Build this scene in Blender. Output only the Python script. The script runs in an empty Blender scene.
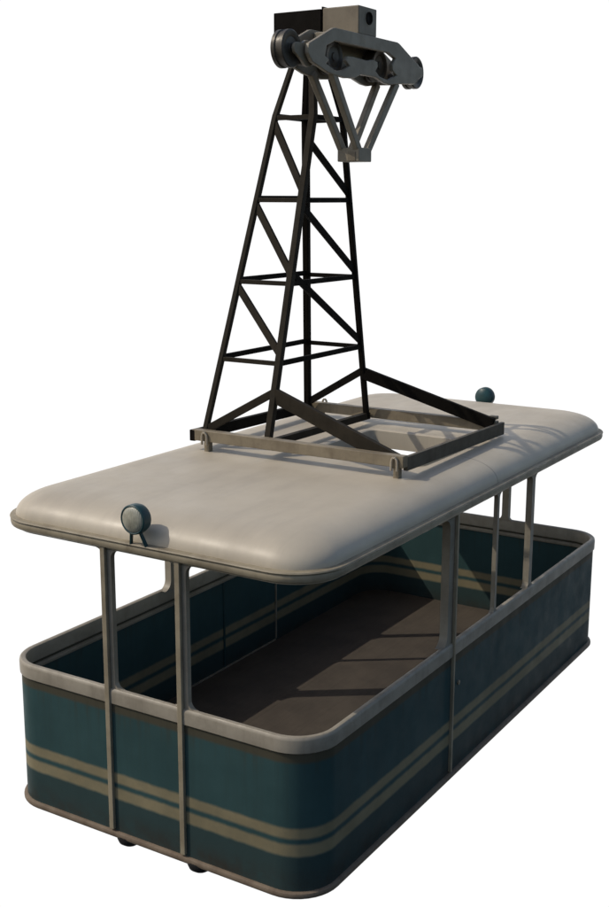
import bpy, bmesh, math, random
from mathutils import Vector, Matrix
random.seed(4)
scene = bpy.context.scene
col = scene.collection
PI = math.pi
L2, W2, RC = 2.298, 1.10, 0.24          # half length, half width, corner radius of the cabin

# ------------------------------------------------------------------ materials
def nt(name):
    m = bpy.data.materials.new(name); m.use_nodes = True
    t = m.node_tree; t.nodes.clear()
    out = t.nodes.new('ShaderNodeOutputMaterial'); b = t.nodes.new('ShaderNodeBsdfPrincipled')
    t.links.new(b.outputs[0], out.inputs[0])
    return m, t, b
def node(t, kind, **kw):
    n = t.nodes.new(kind)
    for k, v in kw.items():
        if k in ('op', 'operation'): n.operation = v
        else: setattr(n, k, v)
    return n
def coords(t, scale=(1, 1, 1)):
    tc = node(t, 'ShaderNodeTexCoord'); mp = node(t, 'ShaderNodeMapping')
    mp.inputs['Scale'].default_value = scale
    t.links.new(tc.outputs['Object'], mp.inputs[0]); return mp.outputs[0]
def noise(t, vec, scale, detail=5, rough=.6):
    n = node(t, 'ShaderNodeTexNoise'); t.links.new(vec, n.inputs['Vector'])
    n.inputs['Scale'].default_value = scale; n.inputs['Detail'].default_value = detail
    n.inputs['Roughness'].default_value = rough; return n.outputs['Fac']
def rng(t, v, a, b, c=0., d=1., smooth=False):
    n = node(t, 'ShaderNodeMapRange')
    if smooth: n.interpolation_type = 'SMOOTHSTEP'
    for i, x in enumerate((a, b, c, d)): n.inputs[i + 1].default_value = x
    t.links.new(v, n.inputs[0]); return n.outputs[0]
def mth(t, op, a, b):
    n = node(t, 'ShaderNodeMath', operation=op)
    for i, x in enumerate((a, b)):
        if isinstance(x, (int, float)): n.inputs[i].default_value = x
        else: t.links.new(x, n.inputs[i])
    return n.outputs[0]
def mix(t, f, a, b, blend='MIX'):
    n = node(t, 'ShaderNodeMix', data_type='RGBA', blend_type=blend)
    if isinstance(f, (int, float)): n.inputs[0].default_value = f
    else: t.links.new(f, n.inputs[0])
    for i, x in ((6, a), (7, b)):
        if isinstance(x, tuple): n.inputs[i].default_value = (*x, 1)
        else: t.links.new(x, n.inputs[i])
    return n.outputs[2]
def bump(t, b, h, strength, dist=.01):
    n = node(t, 'ShaderNodeBump'); n.inputs['Strength'].default_value = strength
    n.inputs['Distance'].default_value = dist
    t.links.new(h, n.inputs['Height']); t.links.new(n.outputs[0], b.inputs['Normal'])

def painted(name, base, dirt, dirt_amt=.5, rough=.5, metal=0., scale=3., speck=None, spec=.35):
    """weathered paint: broad tonal drift, vertical streaks, fine grime"""
    m, t, b = nt(name)
    v = coords(t); vs = coords(t, (6, 6, .5))
    broad = rng(t, noise(t, v, scale, 6, .62), .38, .68, 0, 1, True)
    streak = rng(t, noise(t, vs, 4.0, 4, .6), .45, .75, 0, 1, True)
    fine = rng(t, noise(t, v, 55, 3, .6), .35, .7)
    f = mth(t, 'MULTIPLY', mth(t, 'ADD', mth(t, 'MULTIPLY', broad, .75), mth(t, 'MULTIPLY', streak, .35)), dirt_amt)
    c = mix(t, f, base, dirt)
    c = mix(t, mth(t, 'MULTIPLY', fine, .14), c, tuple(x * .6 for x in base))
    if speck:
        k = rng(t, noise(t, v, 21, 6, .75), .66, .72)
        c = mix(t, mth(t, 'MULTIPLY', k, .55), c, speck)
    t.links.new(c, b.inputs['Base Color'])
    t.links.new(rng(t, noise(t, v, 9, 4), .3, .7, rough - .1, rough + .12), b.inputs['Roughness'])
    b.inputs['Metallic'].default_value = metal
    b.inputs['Specular IOR Level'].default_value = spec
    bump(t, b, noise(t, v, 30, 4), .06)
    return m

M = {}
M['cream'] = painted('cream_paint', (.50, .435, .345), (.33, .275, .205), .55, .5, scale=2.6, speck=(.2, .15, .1))
M['cream_dull'] = painted('dull_cream_paint', (.31, .265, .185), (.15, .12, .08), .75, .5, scale=5, speck=(.12, .08, .05))
M['rail'] = painted('sill_paint', (.315, .28, .222), (.16, .137, .103), .6, .48, scale=5.5, speck=(.13, .09, .06))
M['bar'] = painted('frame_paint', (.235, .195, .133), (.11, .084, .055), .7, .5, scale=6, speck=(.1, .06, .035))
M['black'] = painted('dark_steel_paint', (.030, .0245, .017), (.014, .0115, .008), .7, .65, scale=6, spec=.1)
M['pitch'] = painted('near_black_steel', (.0085, .007, .0055), (.005, .004, .003), .7, .7, scale=6, spec=.06)  # near black tone, darker than the other steel paint
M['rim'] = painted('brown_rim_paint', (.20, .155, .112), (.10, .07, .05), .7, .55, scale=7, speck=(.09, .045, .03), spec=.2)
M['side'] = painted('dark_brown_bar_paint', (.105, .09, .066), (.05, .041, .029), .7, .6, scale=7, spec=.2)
M['steel'] = painted('grey_cast_steel', (.285, .245, .18), (.18, .15, .11), .7, .5, metal=.0, scale=7)
M['wheel'] = painted('sheave_steel', (.085, .075, .06), (.045, .038, .03), .7, .45, metal=.2, scale=8)
M['box'] = painted('tan_gearbox_paint', (.21, .175, .125), (.11, .088, .06), .6, .5, scale=7)
M['teal_dark'] = painted('teal_enamel', (.018, .06, .065), (.012, .032, .034), .7, .4, scale=9)
M['rubber'] = painted('black_rubber', (.018, .018, .018), (.01, .01, .01), .6, .7, scale=8, spec=.2)
M['trim'] = painted('pale_trim_metal', (.42, .37, .29), (.18, .14, .1), .6, .38, metal=.3, scale=8)

def roof_mat():
    m, t, b = nt('roof_paint')
    v = coords(t); vs = coords(t, (.5, 3.5, 1))
    broad = rng(t, noise(t, v, 1.9, 6, .6), .36, .68, 0, 1, True)
    wipe = rng(t, noise(t, vs, 2.2, 5, .65), .42, .72, 0, 1, True)
    c = mix(t, mth(t, 'MULTIPLY', broad, .55), (.49, .43, .333), (.395, .342, .262))
    c = mix(t, mth(t, 'MULTIPLY', wipe, .28), c, (.315, .272, .215))
    k = rng(t, noise(t, v, 18, 6, .75), .66, .74)
    c = mix(t, mth(t, 'MULTIPLY', k, .35), c, (.22, .17, .13))
    sx = node(t, 'ShaderNodeSeparateXYZ'); t.links.new(v, sx.inputs[0])
    # pressed sheet joints across the roof
    seam = None
    for x0 in (.02,):
        d = mth(t, 'ABSOLUTE', mth(t, 'SUBTRACT', sx.outputs[0], x0), 0)
        g = rng(t, d, .003, .010, 1, 0, True)
        seam = g if seam is None else mth(t, 'MAXIMUM', seam, g)
    seam = mth(t, 'MULTIPLY', seam, rng(t, mth(t, 'ABSOLUTE', sx.outputs[1], 0), .80, .88, 0, 1, True))
    c = mix(t, mth(t, 'MULTIPLY', seam, .55), c, (.16, .13, .1))
    t.links.new(c, b.inputs['Base Color'])
    t.links.new(rng(t, noise(t, v, 6, 4), .3, .7, .42, .56), b.inputs['Roughness'])
    b.inputs['Specular IOR Level'].default_value = .55
    h = mth(t, 'SUBTRACT', mth(t, 'MULTIPLY', noise(t, v, 5, 3), .35), mth(t, 'MULTIPLY', seam, .3))
    bump(t, b, h, .10, .02)
    return m
M['roof'] = roof_mat()

def body_mat():
    m, t, b = nt('banded_body_paint')
    v = coords(t); vs = coords(t, (7, 7, .45))
    sx = node(t, 'ShaderNodeSeparateXYZ'); t.links.new(v, sx.inputs[0])
    wob = mth(t, 'MULTIPLY', mth(t, 'SUBTRACT', noise(t, v, 14, 4), .5), .012)
    z = mth(t, 'ADD', sx.outputs[2], wob)
    broad = rng(t, noise(t, v, 2.2, 6, .6), .35, .68, 0, 1, True)
    streak = rng(t, noise(t, vs, 3.4, 5, .62), .45, .75, 0, 1, True)
    c = mix(t, mth(t, 'MULTIPLY', broad, .6), (.037, .077, .079), (.026, .055, .057))
    c = mix(t, mth(t, 'MULTIPLY', streak, .35), c, (.032, .056, .054))
    # the lower skirt is painted a browner shade, worn through near the rim
    low = rng(t, z, .20, .225, 1, 0, True)
    c = mix(t, mth(t, 'MULTIPLY', low, .6), c, (.032, .046, .045))
    mud = mth(t, 'MULTIPLY', rng(t, z, .03, .17, 1, 0, True), rng(t, noise(t, v, 5, 6, .7), .35, .7))
    c = mix(t, mth(t, 'MULTIPLY', mud, .75), c, (.040, .030, .022))
    # two pale stripes
    def band(z0, z1, e=.012):
        return mth(t, 'MULTIPLY', rng(t, z, z0 - e, z0 + e, 0, 1, True), rng(t, z, z1 - e, z1 + e, 1, 0, True))
    st = mth(t, 'MAXIMUM', band(.318, .378), band(.215, .285))
    worn = rng(t, noise(t, v, 11, 6, .7), .3, .7, 1.0, .82)
    c = mix(t, mth(t, 'MULTIPLY', st, worn), c, mix(t, broad, (.25, .212, .128), (.195, .165, .10)))
    # olive line paints in the shade under the sill; grime runs down from it
    sill_shade = band(.752, .83, .012)
    c = mix(t, mth(t, 'MULTIPLY', sill_shade, .9), c, (.070, .060, .040))
    run = mth(t, 'MULTIPLY', rng(t, z, .62, .76, 0, 1, True), streak)
    c = mix(t, mth(t, 'MULTIPLY', run, .5), c, (.05, .05, .036))
    up = rng(t, z, .84, .85, 0, 1, True)
    c = mix(t, up, c, (.30, .26, .2))
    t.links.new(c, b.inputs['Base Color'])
    t.links.new(rng(t, noise(t, v, 7, 4), .3, .7, .5, .68), b.inputs['Roughness'])
    b.inputs['Specular IOR Level'].default_value = .09
    bump(t, b, noise(t, v, 4, 3), .12, .02)
    return m
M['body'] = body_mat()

def floor_mat():
    m, t, b = nt('worn_floor_boards')
    v = coords(t, (1, 1, 1)); vg = coords(t, (1.2, 14, 1))
    sx = node(t, 'ShaderNodeSeparateXYZ'); t.links.new(v, sx.inputs[0])
    broad = rng(t, noise(t, v, 2.5, 6, .65), .35, .68, 0, 1, True)
    grain = rng(t, noise(t, vg, 3, 5, .6), .35, .7)
    c = mix(t, broad, (.088, .073, .058), (.066, .055, .045))
    c = mix(t, mth(t, 'MULTIPLY', grain, .16), c, (.036, .028, .023))
    p = mth(t, 'ABSOLUTE', mth(t, 'SUBTRACT', mth(t, 'FRACT', mth(t, 'MULTIPLY', sx.outputs[1], 5.5), 0), .5), 0)
    j = rng(t, p, .47, .49, 0, 1)
    c = mix(t, mth(t, 'MULTIPLY', j, .12), c, (.03, .024, .02))
    t.links.new(c, b.inputs['Base Color']); b.inputs['Roughness'].default_value = .75
    b.inputs['Specular IOR Level'].default_value = .2
    bump(t, b, mth(t, 'SUBTRACT', grain, j), .15, .004)
    return m
M['floor'] = floor_mat()

def lens_mat():
    m, t, b = nt('ribbed_lens_glass')
    v = coords(t); vr = coords(t, (1, 1, 1))
    w = node(t, 'ShaderNodeTexWave', wave_type='BANDS', bands_direction='Y'); t.links.new(v, w.inputs[0])
    w.inputs['Scale'].default_value = 28; w.inputs['Distortion'].default_value = .6
    c = mix(t, rng(t, noise(t, v, 22, 4), .35, .7), (.37, .36, .285), (.23, .225, .175))
    t.links.new(c, b.inputs['Base Color']); b.inputs['Roughness'].default_value = .4
    b.inputs['Coat Weight'].default_value = .15; b.inputs['Coat Roughness'].default_value = .05
    bump(t, b, w.outputs['Fac'], .3, .004)
    return m
M['lens'] = lens_mat()

# ------------------------------------------------------------------ mesh helpers
class MB:
    def __init__(s): s.bm = bmesh.new()
    def box(s, lo, hi):
        lo, hi = Vector(lo), Vector(hi)
        v = [s.bm.verts.new((x, y, z)) for x in (lo.x, hi.x) for y in (lo.y, hi.y) for z in (lo.z, hi.z)]
        for f in ((0, 1, 3, 2), (4, 6, 7, 5), (0, 4, 5, 1), (2, 3, 7, 6), (0, 2, 6, 4), (1, 5, 7, 3)):
            s.bm.faces.new([v[i] for i in f])
        return s
    def bar(s, p0, p1, w, h, side=None):
        """rectangular bar; w measured along 'side' (horizontal), h across"""
        p0, p1 = Vector(p0), Vector(p1); d = (p1 - p0).normalized()
        a = Vector(side) if side else d.cross(Vector((0, 0, 1)))
        a = (a - d * a.dot(d)).normalized(); b = d.cross(a)
        c = [s.bm.verts.new(p + a * (w / 2 * i) + b * (h / 2 * j)) for p in (p0, p1) for i, j in ((-1, -1), (1, -1), (1, 1), (-1, 1))]
        for f in ((3, 2, 1, 0), (4, 5, 6, 7), (0, 1, 5, 4), (1, 2, 6, 5), (2, 3, 7, 6), (3, 0, 4, 7)):
            s.bm.faces.new([c[i] for i in f])
        return s
    def lathe(s, p0, axis, prof, n=40):
        """prof: (distance along the axis, radius)"""
        p0, d = Vector(p0), Vector(axis).normalized()
        a = d.orthogonal().normalized(); b = d.cross(a); rings = []
        for t, r in prof:
            if r < 1e-6: rings.append([s.bm.verts.new(p0 + d * t)]); continue
            rings.append([s.bm.verts.new(p0 + d * t + (a * math.cos(2 * PI * k / n) + b * math.sin(2 * PI * k / n)) * r) for k in range(n)])
        for A, B in zip(rings, rings[1:]):
            for k in range(n):
                k2 = (k + 1) % n
                if len(A) == 1 and len(B) == 1: continue
                if len(A) == 1: s.bm.faces.new((A[0], B[k2], B[k]))
                elif len(B) == 1: s.bm.faces.new((A[k], A[k2], B[0]))
                else: s.bm.faces.new((A[k], A[k2], B[k2], B[k]))
        if len(rings[0]) > 1: s.bm.faces.new(rings[0])
        if len(rings[-1]) > 1: s.bm.faces.new(rings[-1][::-1])
        return s
    def tube(s, pts, r, n=10):
        pts = [Vector(p) for p in pts]; rings = []
        for i, p in enumerate(pts):
            d = (pts[min(i + 1, len(pts) - 1)] - pts[max(i - 1, 0)]).normalized()
            a = d.cross(Vector((.3, .9, .2))).normalized(); b = d.cross(a)
            rings.append([s.bm.verts.new(p + (a * math.cos(2 * PI * k / n) + b * math.sin(2 * PI * k / n)) * r) for k in range(n)])
        for A, B in zip(rings, rings[1:]):
            for k in range(n): s.bm.faces.new((A[k], A[(k + 1) % n], B[(k + 1) % n], B[k]))
        s.bm.faces.new(rings[0]); s.bm.faces.new(rings[-1][::-1]); return s
    def sweep(s, prof, closed=True, n=10, rfun=None, capend=False):
        """sweep (offset, z) profile round the rounded rectangle of the cabin"""
        loops = []
        for o, z in prof:
            r = max(.02, RC + o) if rfun is None else rfun(o)
            pts = rr(L2 + o, W2 + o, r, n)
            loops.append([s.bm.verts.new((x, y, z)) for x, y in pts])
        N = len(loops[0]); m = len(loops)
        for i in range(m if closed else m - 1):
            A, B = loops[i], loops[(i + 1) % m]
            for k in range(N): s.bm.faces.new((A[k], A[(k + 1) % N], B[(k + 1) % N], B[k]))
        return loops
    def plate(s, outer, holes, y0, y1):
        """flat plate cut from an outline in the xz plane, between y0 and y1"""
        bm = s.bm; es = []
        for loop in [outer] + holes:
            vs = [bm.verts.new((x, y0, z)) for x, z in loop]
            es += [bm.edges.new((vs[i], vs[(i + 1) % len(vs)])) for i in range(len(vs))]
        g = bmesh.ops.triangle_fill(bm, use_beauty=True, use_dissolve=False, edges=es)['geom']
        fs = [f for f in g if isinstance(f, bmesh.types.BMFace)]
        r = bmesh.ops.extrude_face_region(bm, geom=fs)
        for v in r['geom']:
            if isinstance(v, bmesh.types.BMVert): v.co.y += y1 - y0
        return s
    def build(s, name, mat, parent=None, bevel=0., smooth=35., label=None):
        bmesh.ops.recalc_face_normals(s.bm, faces=s.bm.faces)
        me = bpy.data.meshes.new(name); s.bm.to_mesh(me); s.bm.free()
        o = bpy.data.objects.new(name, me); col.objects.link(o)
        me.materials.append(mat)
        if smooth:
            me.polygons.foreach_set('use_smooth', [True] * len(me.polygons))
            me.set_sharp_from_angle(angle=math.radians(smooth))
        if bevel:
            b = o.modifiers.new('edge', 'BEVEL'); b.width = bevel; b.segments = 2
            b.limit_method = 'ANGLE'; b.angle_limit = math.radians(40); b.harden_normals = True
        if parent: o.parent = parent
        if label: o['label'] = label
        return o

def rr(hx, hy, r, n=10):
    r = min(r, hx, hy); p = []
    for cx, cy, a0 in ((hx - r, hy - r, 0), (-hx + r, hy - r, 90), (-hx + r, -hy + r, 180), (hx - r, -hy + r, 270)):
        for k in range(n + 1):
            a = math.radians(a0 + 90 * k / n); p.append((cx + r * math.cos(a), cy + r * math.sin(a)))
    return p

def copy_obj(o, parent, loc=None, rotz=None):
    c = o.copy(); col.objects.link(c); c.parent = parent
    if loc is not None: c.location = loc
    if rotz is not None: c.rotation_euler = (0, 0, rotz)
    return c

# ------------------------------------------------------------------ the cable car
car = bpy.data.objects.new('cable_car', None); col.objects.link(car)
car.empty_display_size = .3
car['label'] = 'teal and cream open sided cable car cabin with black lattice hanger mast and wheeled carriage'
car['category'] = 'cable car'

# --- body: waist high shell with open corners above it
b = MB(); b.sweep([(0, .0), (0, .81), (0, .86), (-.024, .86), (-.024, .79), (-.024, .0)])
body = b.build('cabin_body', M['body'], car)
b = MB()
b.sweep([(.003, .805), (.010, .812), (.011, .88), (.008, .892), (.0, .899), (-.018, .900), (-.027, .896), (-.032, .886), (-.032, .806), (-.024, .80)])
b.build('sill_rail', M['rail'], body)
b = MB(); b.sweep([(-.022, .752), (-.040, .757), (-.045, .766), (-.044, .778), (-.034, .785), (-.022, .786)])
b.build('inner_ledge', M['rail'], body)
b = MB(); b.sweep([(-.06, -.026), (.010, -.026), (.018, -.023), (.022, -.016), (.022, -.002), (.019, .006), (.010, .010), (.0, .011), (-.06, .009)])
b.build('base_rim', M['rim'], body)
b = MB(); lp = b.sweep([(-.05, -.02), (-.023, .045)], closed=False)
b.bm.faces.new(lp[1]); b.bm.faces.new(lp[0][::-1])
b.build('cabin_floor', M['floor'], car)
buf = None
for x in (-2.25, 2.25):
    for y in (.18, -.335):
        s = 1 if x < 0 else -1
        if buf is None:
            buf = MB().lathe((0, 0, 0), (0, 0, -1), [(0, .075), (.02, .078), (.045, .068), (.062, .045), (.068, 0)], 28).build('rubber_buffer', M['rubber'], body)
            buf.location = (x, s * y, -.012)
        else: copy_obj(buf, body, (x, s * y, -.012))

# --- posts between sill and roof, with rounded window corners
Z0, Z1 = .895, 1.722
def post_outline(u0, u1, ra, rb):
    p = []
    for k in range(9):                                   # lower right fillet
        a = math.radians(270 - 90 * k / 8)
        p.append((u1 + rb + rb * math.cos(a), Z0 + rb + rb * math.sin(a)))
    for k in range(9):
        a = math.radians(180 - 90 * k / 8)
        p.append((u1 + rb + rb * math.cos(a), Z1 - rb + rb * math.sin(a)))
    for k in range(9):
        a = math.radians(90 - 90 * k / 8)
        p.append((u0 - ra + ra * math.cos(a), Z1 - ra + ra * math.sin(a)))
    for k in range(9):
        a = math.radians(0 - 90 * k / 8)
        p.append((u0 - ra + ra * math.cos(a), Z0 + ra + ra * math.sin(a)))
    return p
def post(wall, u0, u1, ra=.07, rb=.07, depth=.055):
    m = MB(); m.plate(post_outline(u0, u1, ra, rb), [], 0, depth)
    for v in m.bm.verts:
        x, y, z = v.co
        if wall == 'front': v.co = (-L2 + .004 + y, x, z)
        elif wall == 'back': v.co = (L2 - .004 - y, x, z)
        elif wall == 'right': v.co = (x, -W2 + .004 + y, z)
        else: v.co = (x, W2 - .004 - y, z)
    return m.build('window_post', M['rail'], car, bevel=.006)
def strip(wall, u, parent, w=.03):
    m = MB(); z0, z1 = .022, 1.738
    if wall == 'front': m.box((-L2 - .020, u - w / 2, z0), (-L2 + .002, u + w / 2, z1))
    elif wall == 'back': m.box((L2 - .002, u - w / 2, z0), (L2 + .020, u + w / 2, z1))
    elif wall == 'right': m.box((u - w / 2, -W2 - .020, z0), (u + w / 2, -W2 + .002, z1))
    else: m.box((u - w / 2, W2 - .002, z0), (u + w / 2, W2 + .020, z1))
    return m.build('cover_strip', M['cream_dull'], parent, bevel=.004)
for u in (.264, -.258):
    p = post('front', u - .043, u + .017, .05, .05, .032); strip('front', u, p, .034)
for u in (.258, -.264):
    p = post('back', u - .017, u + .043, .05, .05, .032); strip('back', u, p, .034)
p = post('right', -.69, -.605); strip('right', -.62, p, .022)
p = post('left', -.745, -.635); strip('left', -.70, p, .022)
for wall in ('right', 'left'):
    post(wall, .046, .076, .035, .035, .03)
    post(wall, .665, .720, .045, .045, .045)
# door edges seen on the inside of the left wall
m = MB(); m.box((.648, W2 - .034, .062), (.662, W2 - .021, .75)); m.box((-.60, W2 - .034, .048), (.648, W2 - .021, .058))
m.build('door_edge_trim', M['trim'], body)
m = MB(); m.box((-.075, W2 - .029, .06), (-.055, W2 - .021, .75)); m.build('door_seam_cover', M['teal_dark'], body)
# small latch on the right wall
MB().lathe((-.52, -W2 - .001, .60), (0, -1, 0), [(0, .016), (.008, .015), (.012, 0)], 16).build('latch_button', M['bar'], body)

# --- roof
HX0, HX1, HY0, HY1 = -.40, .47, -.70, .10               # hatch opening
ZR = 1.948
def crown(n=14, o0=.0, span=.30, z0=1.79, h=ZR - 1.79):
    out = []
    for k in range(n + 1):
        a = PI / 2 * k / n
        out.append((o0 - span * (1 - math.cos(a) ** (2 / 2.25)), z0 + h * math.sin(a) ** (2 / 2.25)))
    return out
rf = lambda o: max(.12, .27 + o * .42)
m = MB()
prof = [(-.055, 1.72), (-.012, 1.72), (-.006, 1.735)] + crown() 
loops = m.sweep(prof, closed=False, rfun=rf, n=14)
def flat_with_hole(bm, loop, z, t):
    hv = [bm.verts.new((x, y, z)) for x, y in t]
    es = [bm.edges.get((loop[i], loop[(i + 1) % len(loop)])) or bm.edges.new((loop[i], loop[(i + 1) % len(loop)])) for i in range(len(loop))]
    es += [bm.edges.new((hv[i], hv[(i + 1) % len(hv)])) for i in range(len(hv))]
    bmesh.ops.triangle_fill(bm, use_beauty=True, use_dissolve=False, edges=es)
    return hv
def hatch_loop(e=0):
    q = rr((HX1 - HX0) / 2 + e, (HY1 - HY0) / 2 + e, .06 + e, 5); cx, cy = (HX0 + HX1) / 2, (HY0 + HY1) / 2
    return [(x + cx, y + cy) for x, y in q]
top = flat_with_hole(m.bm, loops[-1], ZR, hatch_loop())
# ceiling
lo = m.sweep([(-.055, 1.72), (-.06, 1.76), (-.10, 1.80), (-.2, 1.829), (-.34, 1.836)], closed=False, rfun=lambda o: max(.1, .26 + o * .4), n=14)
bot = flat_with_hole(m.bm, lo[-1], 1.836, hatch_loop())
for k in range(len(top)):
    m.bm.faces.new((top[k], top[(k + 1) % len(top)], bot[(k + 1) % len(top)], bot[k]))
bmesh.ops.remove_doubles(m.bm, verts=m.bm.verts, dist=.0004)
roof = m.build('roof', M['roof'], car, smooth=50)
m = MB()
m.sweep([(-.01, 1.734), (.014, 1.736), (.026, 1.743), (.031, 1.756), (.031, 1.772), (.028, 1.780), (.033, 1.784), (.035, 1.790), (.031, 1.796), (.022, 1.798), (.010, 1.797), (.002, 1.801), (-.012, 1.801)],
        rfun=lambda o: .27 + o)
m.build('roof_lip', M['cream_dull'], roof)
# hatch coaming
m = MB()
A = [[m.bm.verts.new((x, y, z)) for x, y in hatch_loop(e)] for e, z in ((.055, ZR - .004), (.052, ZR + .012), (.03, ZR + .018), (.004, ZR + .016), (-.006, ZR + .008), (-.008, 1.832), (-.002, 1.830))]
for P, Q in zip(A, A[1:]):
    for k in range(len(P)): m.bm.faces.new((P[k], P[(k + 1) % len(P)], Q[(k + 1) % len(P)], Q[k]))
m.build('hatch_frame', M['roof'], roof)
# --- headlights
def headlight(parent):
    h = MB().lathe((0, 0, 0), (1, 0, 0), [(-.004, .070), (-.008, .076), (-.004, .082), (.006, .083), (.04, .083), (.062, .076), (.078, .055), (.086, .025), (.088, 0)], 44)
    h = h.build('headlight', M['teal_dark'], parent)
    g = MB().lathe((-.003, 0, 0), (-1, 0, 0), [(0, .0712), (.006, .066), (.013, .045), (.017, .02), (.018, 0)], 40)
    g.build('lens', M['lens'], h)
    for y in (.055, -.055):
        MB().bar((.022, y * .55, -.070), (.045, y, -.158), .012, .020, (0, 1, 0)).build('bracket_leg', M['teal_dark'], h, bevel=.003)
    return h
h1 = headlight(car); h1.location = (-2.365, -.008, 1.946)
h2 = copy_obj(h1, car, (2.365, .008, 1.946), PI)
for ch in list(h1.children): copy_obj(ch, h2)

# --- base frame on the roof
FX, FY = .75, .79
zb0, zb1, t = 2.004, 2.078, .024
m = MB(); m.box((-FX - .034, -FY - .02, zb0), (-FX + .03, FY + .01, zb1)); m.build('front', M['bar']).name = 'frame_bar'
frame = bpy.data.objects['frame_bar']; frame.name = 'base_frame'; frame.parent = car
MB().box((FX - .03, -FY + .015, zb0), (FX + .034, FY - .015, zb1)).build('end_bar', M['bar'], frame, bevel=.004)
MB().box((FX - .012, -FY + .016, zb1 - .002), (FX + .030, -FY + .075, zb1 + .022)).build('end_bracket', M['bar'], frame, bevel=.004)
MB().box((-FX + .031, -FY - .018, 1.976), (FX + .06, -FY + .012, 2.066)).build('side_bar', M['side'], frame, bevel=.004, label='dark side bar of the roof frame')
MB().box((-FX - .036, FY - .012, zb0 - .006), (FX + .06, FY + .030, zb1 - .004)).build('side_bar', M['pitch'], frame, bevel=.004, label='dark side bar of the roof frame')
bv = frame.modifiers.new('edge', 'BEVEL'); bv.width = .004; bv.segments = 2; bv.limit_method = 'ANGLE'
clamp = None
def make_clamp():
    c = MB().box((-.022, -.020, ZR - .003), (.022, .020, zb0 + .012)).build('clamp_foot', M['bar'], frame, bevel=.004)
    pts = [(-.046, -.028, zb0 - .005), (-.046, -.028, zb1 - .03), (-.046, -.022, zb1 - .008), (-.046, -.008, zb1 + .004), (-.046, .008, zb1 + .004), (-.046, .022, zb1 - .008), (-.046, .028, zb1 - .03), (-.046, .028, zb0 - .005)]
    MB().tube([(x, y * .72, z) for x, y, z in pts], .0085).build('clamp_bolt', M['trim'], c)
    return c
clamp = make_clamp(); clamp.location = (-FX - .0, -.755, 0)
for x, y in ((-FX, .688), (FX, -.68), (FX, .70)):
    c = copy_obj(clamp, frame, (x, y, 0), 0 if x < 0 else PI)
    # sub-parts of the clamp are welded to it: share the mesh
# bring clamp bolts along with every copy
bolt = clamp.children[0]
for c in [o for o in frame.children if o.name.startswith('clamp_foot') and o is not clamp]: copy_obj(bolt, c)

for o in [frame] + list(frame.children):
    if 'bar' in o.name or o is frame:
        for v in o.data.vertices: v.co.z -= .018 * v.co.x

# --- lattice mast
def leg_pt(k, z):
    sx, far = {1: (-1, 1), 2: (-1, 0), 3: (1, 1), 4: (1, 0)}[k]
    d = z - 2.0
    return Vector((sx * (.679 - .226 * d), (.783 - .129 * d) if far else (.257 - .023 * d), z))
APX = {1: Vector((-.055, .40, 4.63)), 2: Vector((-.055, .30, 4.63)), 3: Vector((.055, .40, 4.63)), 4: Vector((.055, .30, 4.63))}
LV = (2.554, 3.073, 3.613, 4.149)
mast = MB().box((-.105, .27, 4.60), (.105, .43, 4.647)).build('lattice_mast', M['black'], car, bevel=.004)
for k in (1, 2, 3, 4):
    s = .046 if k in (2, 3) else .038
    m = MB(); a, bq, c = leg_pt(k, 2.03 if k < 3 else 1.995), leg_pt(k, 4.165), APX[k]
    # square-section leg with a kink at the top ring
    vs = []
    for p in (a, bq, c):
        q = s if p is not c else s * .9
        vs.append([m.bm.verts.new(p + Vector((i * q / 2, j * q / 2, 0))) for i, j in ((-1, -1), (1, -1), (1, 1), (-1, 1))])
    for A_, B_ in zip(vs, vs[1:]):
        for i in range(4): m.bm.faces.new((A_[i], A_[(i + 1) % 4], B_[(i + 1) % 4], B_[i]))
    m.bm.faces.new(vs[0]); m.bm.faces.new(vs[-1])
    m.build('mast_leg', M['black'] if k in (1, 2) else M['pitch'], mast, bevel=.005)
def brace(name, p, q, w, h, side, mat='black'):
    MB().bar(p, q, w, h, side).build(name, M[mat], mast, bevel=.003)
for z in LV:
    brace('crossbar', leg_pt(1, z), leg_pt(2, z), .026, .030, (1, 0, 0))
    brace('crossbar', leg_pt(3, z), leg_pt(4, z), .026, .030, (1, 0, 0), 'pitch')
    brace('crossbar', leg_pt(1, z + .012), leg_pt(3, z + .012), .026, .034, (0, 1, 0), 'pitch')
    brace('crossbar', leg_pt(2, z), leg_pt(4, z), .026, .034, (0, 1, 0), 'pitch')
for zl, zu in zip(LV, LV[1:]):
    brace('diagonal_brace', leg_pt(1, zu - .03), leg_pt(2, zl + .06), .022, .050, (1, 0, 0))
    brace('diagonal_brace', leg_pt(2, zu - .03 - (.13 if zu > 4 else 0) + (.10 if zu < 3.2 else 0)), leg_pt(4, zl + .04), .022, .046, (0, 1, 0), 'pitch')
ZB = 2.37
brace('diagonal_brace', leg_pt(1, 2.07), leg_pt(2, ZB), .024, .052, (1, 0, 0))
brace('diagonal_brace', leg_pt(3, 2.07), leg_pt(4, ZB), .024, .052, (1, 0, 0), 'pitch')
brace('raking_strut', leg_pt(2, ZB - .02), (-FX + .062, -FY + .07, 2.034), .040, .095, (1, 0, 0))
brace('raking_strut', leg_pt(4, ZB - .02), (FX - .03, -FY + .03, 2.045), .036, .085, (1, 0, 0), 'pitch')
brace('foot_beam', (-.71, .262, 2.03), (.71, .262, 2.01), .045, .05, (0, 1, 0))

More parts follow.
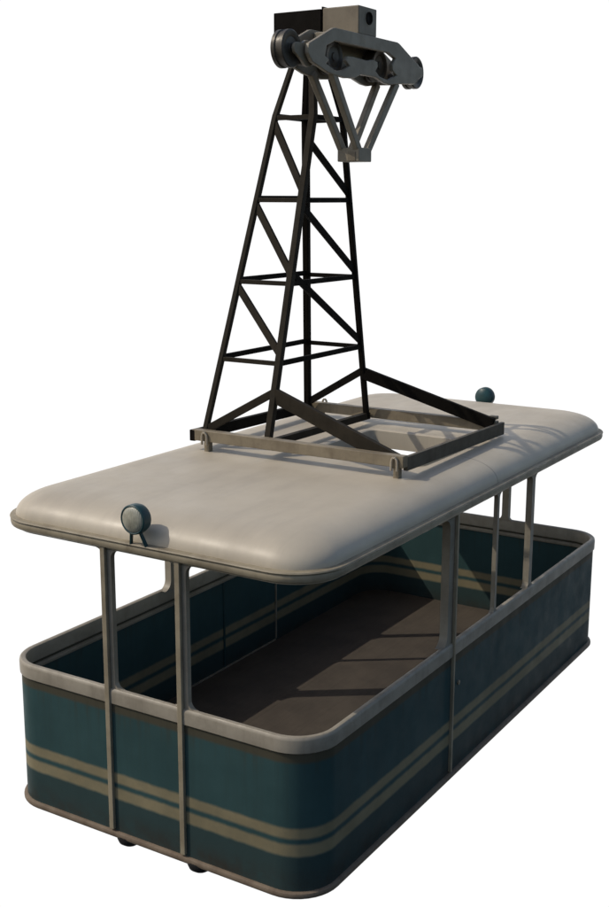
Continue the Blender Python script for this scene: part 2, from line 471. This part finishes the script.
# --- carriage with sheaves, running along x
outline = [(-.745, 4.515), (-.735, 4.535), (-.455, 4.652), (-.43, 4.657), (.40, 4.657), (.43, 4.65), (.70, 4.545), (.77, 4.515), (.775, 4.48), (.745, 4.455),
           (.66, 4.405), (.40, 4.385), (.30, 4.372), (.22, 4.378), (.10, 4.405), (-.10, 4.405), (-.18, 4.378), (-.30, 4.368), (-.42, 4.375), (-.52, 4.385), (-.70, 4.43), (-.745, 4.475)]
opening = [(-.55, 4.48), (-.53, 4.54), (-.43, 4.578), (.27, 4.575), (.37, 4.548), (.325, 4.505), (.335, 4.465), (.39, 4.44), (.27, 4.402), (.15, 4.415), (.095, 4.445), (.125, 4.475), (.118, 4.505), (.05, 4.512),
           (-.02, 4.500), (-.20, 4.506), (-.275, 4.503), (-.30, 4.475), (-.25, 4.445), (-.32, 4.417), (-.42, 4.402), (-.535, 4.435), (-.50, 4.462)]
m = MB(); m.plate(outline, [opening], -.100, -.072)
carr = m.build('carriage', M['steel'], car, bevel=.007)
m = MB(); m.plate(outline, [], .072, .100)
m.build('cheek_plate', M['steel'], carr, bevel=.007)
for x in (-.60, 0, .60):
    MB().lathe((x, -.0595, 4.45), (0, 1, 0), [(0, .028), (.124, .028)], 20).build('spacer_bolt', M['wheel'], carr)
m = MB(); m.box((-.42, -.062, 4.600), (.40, .062, 4.640)); m.build('top_web', M['steel'], carr, bevel=.004)
# rocker arms with rounded tips
def rocker(x0, x1, s):
    p = []
    for cx, r, a0, a1 in ((x0, .036, 90, 270), ((x0 + x1) / 2, .07, 220, 320), (x1, .036, -90, 90), ((x0 + x1) / 2, .085, 50, 130)):
        zc = 4.502 if cx in (x0, x1) else 4.475
        for k in range(7):
            a = math.radians(a0 + (a1 - a0) * k / 6); p.append((cx + r * math.cos(a), zc + r * math.sin(a)))
    MB().plate(p, [], -.056, -.036).build('rocker_arm', M['steel'], carr, bevel=.006)
rocker(-.80, -.56, -1); rocker(.56, .845, 1)
whl = None
for x, r in ((-.80, .111), (-.30, .105), (.30, .105), (.855, .113)):
    if whl is None or r != .111 and x == -.30:
        T = .045
        w = MB().lathe((0, -T + .02, 0), (0, 1, 0), [(-.003, 0), (-.003, r * .25), (.004, r * .27), (.006, r * .62), (.0, r * .70), (-.002, r * .94), (.004, r), (.028, r), (.033, r * .93), (.054, r * .93), (.059, r), (.082, r), (.087, r * .94), (.085, r * .7), (.080, r * .62), (.082, r * .27), (.088, r * .25), (.088, 0)], 48)
        whl = w.build('sheave_wheel', M['wheel'], carr); whl.location = (x, .008, 4.502)
        if x < -.5: big = whl
    elif x > .5: copy_obj(big, carr, (x, .008, 4.502))
    else: copy_obj(whl, carr, (x, .008, 4.502))
# hanger rods and the block they carry
for y in (.075, -.075):
    for sx in (-1, 1):
        MB().bar((sx * .43, y, 4.395), (sx * .052, y * .78, 3.925), .040, .052, (0, 1, 0)).build('hanger_rod', M['steel'], carr, bevel=.006)
MB().box((-.095, -.088, 3.862), (.075, .078, 3.952)).build('rope_block', M['steel'], carr, bevel=.006)
MB().box((-.099, -.062, 3.866), (-.094, -.002, 3.925)).build('rope_block_plate', M['box'], carr, bevel=.002)
# drive boxes over the rope
m = MB().box((-.115, -.085, 4.658), (.125, .185, 4.832)); gb = m.build('gearbox', M['box'], carr, bevel=.007)
MB().lathe((.02, -.0852, 4.765), (0, -1, 0), [(0, .040), (.006, .040), (.006, .033), (-.02, .030)], 28).build('shaft_hole', M['pitch'], gb)
MB().box((-.118, .196, 4.650), (.122, .566, 4.828)).build('counter_box', M['pitch'], carr, bevel=.005)
MB().box((-.11, .186, 4.655), (.12, .196, 4.842)).build('joint_plate', M['pitch'], carr)

# ------------------------------------------------------------------ the white sky behind
def sky_backdrop():
    bm = bmesh.new(); R = 60.0; az0 = math.radians(32); n, k = 48, 30
    g = []
    for j in range(k + 1):
        e = math.radians(-72 + (72 + 26) * j / k)
        g.append([bm.verts.new((R * math.cos(e) * math.cos(az0 + math.radians(-48 + 112 * i / n)), R * math.cos(e) * math.sin(az0 + math.radians(-48 + 112 * i / n)), 2.5 + R * math.sin(e))) for i in range(n + 1)])
    for j in range(k):
        for i in range(n): bm.faces.new((g[j][i], g[j][i + 1], g[j + 1][i + 1], g[j + 1][i]))
    me = bpy.data.meshes.new('sky'); bm.to_mesh(me); bm.free()
    o = bpy.data.objects.new('sky', me); col.objects.link(o); o['kind'] = 'structure'
    mt = bpy.data.materials.new('white_sky'); mt.use_nodes = True; t = mt.node_tree; t.nodes.clear()
    e = t.nodes.new('ShaderNodeEmission'); e.inputs[0].default_value = (1, 1, 1, 1); e.inputs[1].default_value = 1.03
    out = t.nodes.new('ShaderNodeOutputMaterial'); t.links.new(e.outputs[0], out.inputs[0])
    me.materials.append(mt)
    o['label'] = 'plain white sky behind the cable car'
sky_backdrop()

# ------------------------------------------------------------------ light
SUN = Vector((-.58, .80, 1.02)).normalized()
w = bpy.data.worlds.new('World'); scene.world = w; w.use_nodes = True
t = w.node_tree; bg = t.nodes['Background']
sk = t.nodes.new('ShaderNodeTexSky'); sk.sky_type = 'NISHITA'; sk.sun_disc = False
sk.dust_density = 2; sk.ozone_density = .6; sk.sun_elevation = math.asin(SUN.z); sk.sun_rotation = math.atan2(SUN.x, SUN.y)
t.links.new(sk.outputs[0], bg.inputs[0]); bg.inputs[1].default_value = .118
sl = bpy.data.lights.new('sun', 'SUN'); sl.energy = 2.05; sl.angle = math.radians(.6); sl.color = (1, .92, .79)
so = bpy.data.objects.new('sun', sl); col.objects.link(so)
so.rotation_euler = (-SUN).to_track_quat('-Z', 'Y').to_euler()

# ------------------------------------------------------------------ camera
yaw, pitch, roll = .5583825440702511, -.21469896656975956, .0024097830024616762
fw = Vector((math.cos(yaw) * math.cos(pitch), math.sin(yaw) * math.cos(pitch), math.sin(pitch)))
rt = Vector((math.sin(yaw), -math.cos(yaw), 0)); up = rt.cross(fw)
r2 = rt * math.cos(roll) + up * math.sin(roll); u2 = up * math.cos(roll) - rt * math.sin(roll)
cam = bpy.data.cameras.new('camera'); co = bpy.data.objects.new('camera', cam); col.objects.link(co)
mw = Matrix.Identity(4)
for i, a in enumerate((r2, u2, -fw)):
    for j in range(3): mw[j][i] = a[j]
mw.translation = Vector((-7.03227689, -4.00512874, 3.63603222)); co.matrix_world = mw
cam.sensor_fit = 'VERTICAL'; cam.sensor_height = 24; cam.lens = 1178.0681 / 907 * 24
cam.clip_end = 500
scene.camera = co
vs_ = scene.view_settings; vs_.view_transform = 'Standard'; vs_.look = 'None'; vs_.exposure = 0; vs_.gamma = 1
